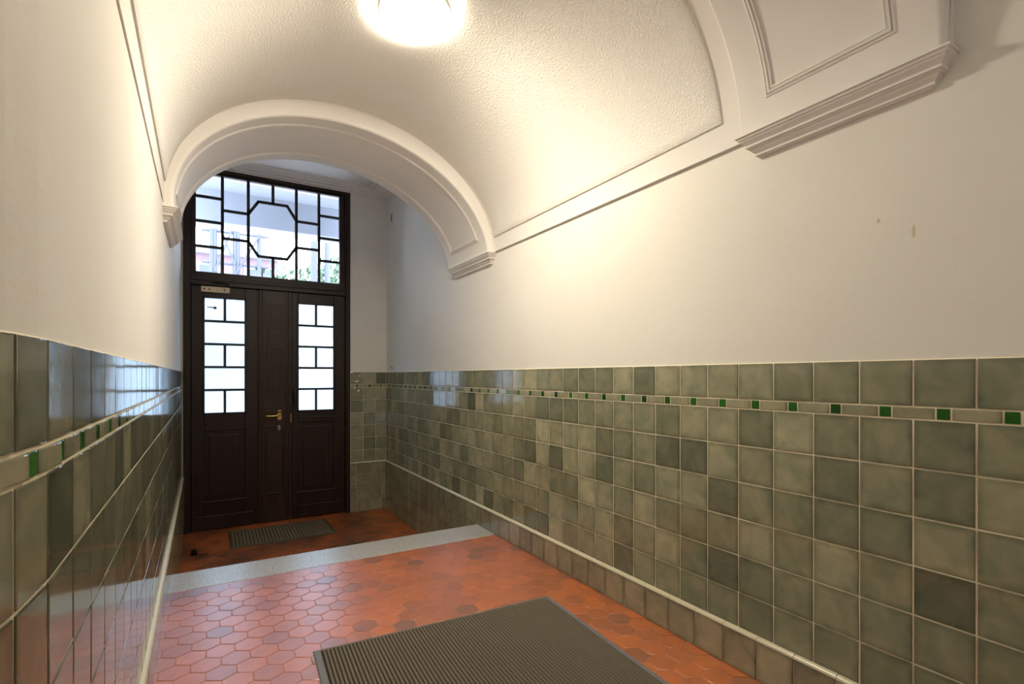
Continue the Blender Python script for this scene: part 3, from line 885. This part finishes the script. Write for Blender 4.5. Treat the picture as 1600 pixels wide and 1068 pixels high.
# ------------------------------------------------------------------ things in the passage
# ceiling lamp
def lamp(x, y, label, shade='opal'):
    za_ = vault_pt(y, math.acos(max(-1, min(1, (x - 0.82) / 1.03)))).z - 0.010
    L = empty('ceiling_lamp', (x, y, za_)); tag(L, label, 'ceiling lamp')
    mb = MB(); mb.lathe((x, y, za_ + 0.03), [(0.128, 0.0), (0.168, -0.001), (0.170, -0.054), (0.166, -0.056)], 56)
    mb.build('lamp_base', M['white_plastic'], L, smooth=40)
    mb = MB(); R, D = 0.165, 0.042; pr = [(0.155, -0.040), (R, -0.044)]
    for i in range(0, 13):
        an = math.pi / 2 * i / 12
        pr.append((max(R * math.cos(an), 0.002), -0.050 - D * math.sin(an)))
    mb.lathe((x, y, za_), pr, 56, cap1=True)
    mb.build('lamp_shade', M[shade], L, smooth=60)
lamp(0.850, 2.345, 'round white glowing ceiling lamp on the vault before the door')
lamp(0.82, -0.95, 'added round fill lamp in the next bay, unseen behind the viewer', 'opal_fill')  # added lamp out of view, brightens the near end of the passage

# floor mat with ribs along the passage
c0, c1 = Vector((0.376, 2.318, 0)), Vector((1.566, 2.258, 0))
du = (c1 - c0).normalized(); dv = Vector((-du.y, du.x, 0)) * -1
W = (c1 - c0).length; LEN = 1.80
def mp(a, b, z): p = c0 + du * a + dv * b; return (p.x, p.y, FL + z)
m_o = empty('floor_mat', mp(W / 2, LEN / 2, 0)); tag(m_o, 'large ribbed grey-brown entrance mat with grey rubber edge on the hexagonal tiles', 'mat')
mb = MB(); e = 0.030
def mbox(a0, a1, b0, b1, z0, z1, m=0, tp=0.0):
    lo = [mp(a0, b0, z0), mp(a1, b0, z0), mp(a1, b1, z0), mp(a0, b1, z0)]
    hi = [mp(a0 + tp, b0 + tp, z1), mp(a1 - tp, b0 + tp, z1), mp(a1 - tp, b1 - tp, z1), mp(a0 + tp, b1 - tp, z1)]
    ids = [mb.vert(p) for p in lo + hi]
    for q in ((3, 2, 1, 0), (4, 5, 6, 7), (0, 1, 5, 4), (1, 2, 6, 5), (2, 3, 7, 6), (3, 0, 4, 7)): mb.face([ids[i] for i in q][::-1], m)
mbox(0, W, 0, LEN, 0.0012, 0.006, 0, 0.006)
mb.build('rubber_border', M['mat_border'], m_o, smooth=30)
mb = MB(); mbox(e, W - e, e * 0.7, LEN - e, 0.004, 0.0072)
mb.build('backing', M['mat_base'], m_o)
mb = MB(); pitch = 0.0158; n = int((W - 2 * e) / pitch)
for i in range(n):
    a0 = e + (W - 2 * e - n * pitch) / 2 + i * pitch + 0.0022
    w = pitch - 0.0044
    sec = [(0, 0.006), (0.0004, 0.0098), (0.0022, 0.0118), (w / 2, 0.0124), (w - 0.0022, 0.0118), (w - 0.0004, 0.0098), (w, 0.006)]
    rows = [[Vector(mp(a0 + x, b, z)) for b in (e * 0.7 + 0.002, LEN - e - 0.002)] for x, z in sec]
    ids = mb.grid(rows, 0, flip=False)
    mb.face([r[0] for r in ids][::-1]); mb.face([r[1] for r in ids])
pile = mb.build('ribbed_pile', M['rib'], m_o, smooth=50)

# scraper mat let into the vestibule floor
def on_z(u, v, Z):
    R = (u - 800) / FPX; U = (V0 - v) / FPX; s, c = math.sin(YAW), math.cos(YAW)
    r = Vector((s + R * c, c - R * s, U)); return r * (Z / r.z)
sx0, sx1, sy0, sy1 = 0.155, 1.105, 5.405, 5.985
s_o = empty('doormat', ((sx0 + sx1) / 2, (sy0 + sy1) / 2, FV)); tag(s_o, 'worn olive scraper mat let into the floor before the street door', 'doormat')
mb = MB()
for q in ((sx0, sx1, sy0, sy0 + 0.016), (sx0, sx1, sy1 - 0.016, sy1), (sx0, sx0 + 0.016, sy0 + 0.016, sy1 - 0.016), (sx1 - 0.016, sx1, sy0 + 0.016, sy1 - 0.016)):
    mb.box(q[0], q[1], q[2], q[3], FV + 0.0012, FV + 0.013)
mb.build('metal_edge', M['scraper_edge'], s_o, bevel=0.002)
mb = MB(); mb.box(sx0 + 0.01, sx1 - 0.01, sy0 + 0.01, sy1 - 0.01, FV + 0.001, FV + 0.005)
mb.build('backing', M['mat_base'], s_o)
mb = MB(); n = 29; pt = (sx1 - sx0 - 0.036) / n
for i in range(n):
    x = sx0 + 0.018 + i * pt
    rows = [[Vector((x + a_, b, FV + z)) for b in (sy0 + 0.018, sy1 - 0.018)] for a_, z in ((0.002, 0.004), (0.003, 0.011), (0.006, 0.0125), (pt - 0.008, 0.0125), (pt - 0.005, 0.011), (pt - 0.004, 0.004))]
    ids = mb.grid(rows, 0); mb.face([r[0] for r in ids][::-1]); mb.face([r[1] for r in ids])
mb.build('scraper_rib', M['scraper'], s_o, smooth=50)

# door stop on the vestibule floor
p = on_z(303, 866.5, FV)
mb = MB(); mb.lathe((p.x, p.y, FV + 0.001), [(0.030, 0.0), (0.030, 0.006), (0.022, 0.010), (0.022, 0.040), (0.019, 0.046), (0.004, 0.048)], 24, cap0=True, cap1=True)
o = mb.build('door_stop', M['iron'], origin='base', smooth=40); tag(o, 'small black door stop on the dark red floor by the left wall', 'door stop')

# little hook in the corner by the pier and cable end above it
k = empty('wall_hook', (XRP, 5.86, 0.09)); tag(k, 'small white hook on the right wall just above the tiles, near the door corner', 'hook')
mb = MB(); mb.box(XRP - 0.008, XRP, 5.835, 5.885, 0.066, 0.150); mb.build('back_plate', M['white_plastic'], k, bevel=0.003)
mb = MB(); mb.path_tube([(XRP - 0.004, 5.86, 0.10), (XRP - 0.035, 5.858, 0.098), (XRP - 0.05, 5.857, 0.108), (XRP - 0.052, 5.857, 0.122)], 0.006); mb.build('prong', M['steel'], k, smooth=40)
mb = MB(); mb.path_tube([(XRP + 0.002, 5.93, 1.94), (XRP - 0.012, 5.93, 1.94), (XRP - 0.018, 5.93, 1.92), (XRP - 0.016, 5.93, 1.86), (XRP - 0.012, 5.928, 1.84)], 0.0055)
o = mb.build('cable', M['mat_border'], origin=(XRP, 5.93, 1.84 + H), smooth=50); tag(o, 'short grey cable end sticking out high on the vestibule wall', 'cable')

# ------------------------------------------------------------------ outside the door
mb = MB(); mb.box(-30, 30, YE + 0.30, 60, FV - 0.1, FV - 0.02); o = mb.build('ground', M['paving']); struct(o, 'pale paving outside the street door', 'ground')
PY = 7.55
mb = MB(); mb.box(-2.2, 3.2, YE + 0.30, PY + 0.02, 2.40, 2.60); o = mb.build('ceiling', M['pale_render']); struct(o, 'pale porch soffit outside the transom window', 'ceiling')
mb = MB(); mb.box(-2.2, 3.2, PY, PY + 0.35, 1.985, 2.42); o = mb.build('beam', M['pale_render'], bevel=0.01); struct(o, 'pale porch beam seen through the transom window', 'beam')
for x, y in ((1.72, 7.0), (2.3, 7.72)):
    mb = MB(); mb.box(x, x + 0.20, y - 0.1, y + 0.1, FV - 0.02, 1.99 if y > 7.5 else 2.41); o = mb.build('column', M['pale_render'], bevel=0.01)
    struct(o, 'pale square porch post beside the door' if y < 7.5 else 'pale square porch post carrying the far beam', 'column')
mb = MB(); mb.box(1.62, 1.80, YE + 0.30, 6.78, FV - 0.02, 2.41); o = mb.build('wall_porch', M['pale_render']); struct(o, 'pale porch side wall outside the door', 'wall')

bd = empty('apartment_building', (-3.0, 21, FV)); tag(bd, 'low pink building with dark windows behind the scaffolding outside', 'building')
mb = MB(); mb.box(-9, 2.05, 20, 24, FV - 0.02, 4.15); mb.build('wall', M['pink_render'], bd)
mb = MB(); mb.box(-9.2, 2.2, 19.8, 24.2, 4.15, 4.32); mb.build('roof', M['pale_render'], bd)
for u, v in ((325.5, 410), (398, 414), (415, 416)):
    p = at_y(u, v, 20.0)
    mb = MB(); mb.box(p.x - 0.33, p.x + 0.33, 19.93, 20.02, 2.15, 3.85); w_ = mb.build('window', M['pale_render'], bd)
    mb = MB(); mb.box(p.x - 0.25, p.x + 0.25, 19.90, 19.95, 2.25, 3.75); mb.build('pane', M['dark_pane'], w_)
sd = empty('scaffolding', (0.5, 13.5, FV)); tag(sd, 'galvanised tube scaffolding standing outside in front of the pink building', 'scaffolding')
SY = 13.5
sx = {u: at_y(u, 400, SY).x for u in (331, 336, 367, 372, 405, 474, 481)}
for u in (331, 336, 367, 372, 405):
    mb = MB(); mb.tube((sx[u], SY, FV - 0.02), (sx[u], SY, 4.0), 0.05, 10); mb.build('pole', M['zinc'], sd, smooth=50)
for z in (2.35, 2.62, 3.35):
    mb = MB(); mb.tube((sx[331] - 0.2, SY + 0.05, z), (sx[405] + 0.2, SY + 0.05, z), 0.03, 10); mb.build('ledger', M['zinc'], sd, smooth=50)
for a_, b_, z0_, z1_ in ((336, 367, 2.4, 3.6), (367, 336, 2.6, 3.7), (367, 405, 2.35, 3.35)):
    mb = MB(); mb.tube((sx[a_], SY - 0.06, z0_), (sx[b_], SY - 0.06, z1_), 0.026, 10); mb.build('brace', M['zinc'], sd, smooth=50)
mb = MB()
for x, r in ((sx[474], 0.07), (sx[481] + 0.18, 0.06)):
    mb = MB(); mb.tube((x, SY - 1.5, FV - 0.02), (x, SY - 1.5, 3.9), r, 12)
    o = mb.build('street_post', M['zinc'], origin='base', smooth=50)
    tag(o, 'thick grey post standing outside before the tree' if r > 0.065 else 'thinner grey post close beside the thick one outside', 'post')
tr_ = empty('tree', (2.35, 14.0, FV)); tag(tr_, 'light green leafy tree outside, seen through the transom window', 'tree')
mb = MB(); mb.tube((2.35, 14.0, FV - 0.02), (2.4, 14.0, 2.2), (0.14, 0.08), 12)
for k in range(7):
    an = k * 0.9; mb.tube((2.37, 14.0, 1.2 + 0.12 * k), (2.37 + 0.9 * math.cos(an), 14.0 + 0.9 * math.sin(an), 2.0 + 0.15 * k), (0.035, 0.012), 8)
mb.build('trunk', M['bark'], tr_, smooth=50)
mb = MB(); rnd = random.Random(9)
for k in range(1500):
    d = Vector((rnd.gauss(0, 1), rnd.gauss(0, 1), rnd.gauss(0, 1))).normalized() * (rnd.random() ** 0.5)
    p = Vector((2.4 + 1.35 * d.x, 14.0 + 1.2 * d.y, 2.15 + 0.95 * d.z + 0.25 * math.sin(5 * d.x)))
    u = Vector((rnd.gauss(0, 1), rnd.gauss(0, 1), rnd.gauss(0, 1))).normalized(); w = u.orthogonal().normalized()
    s = 0.045 + 0.035 * rnd.random()
    mb.face([mb.vert(p - u * s * 1.4), mb.vert(p + w * s * 0.7), mb.vert(p + u * s * 1.4), mb.vert(p - w * s * 0.7)])
fo = mb.build('foliage', M['leaf'], tr_); fo['kind'] = 'stuff'

for o in bpy.data.objects:
    if '_o' in o: del o['_o']
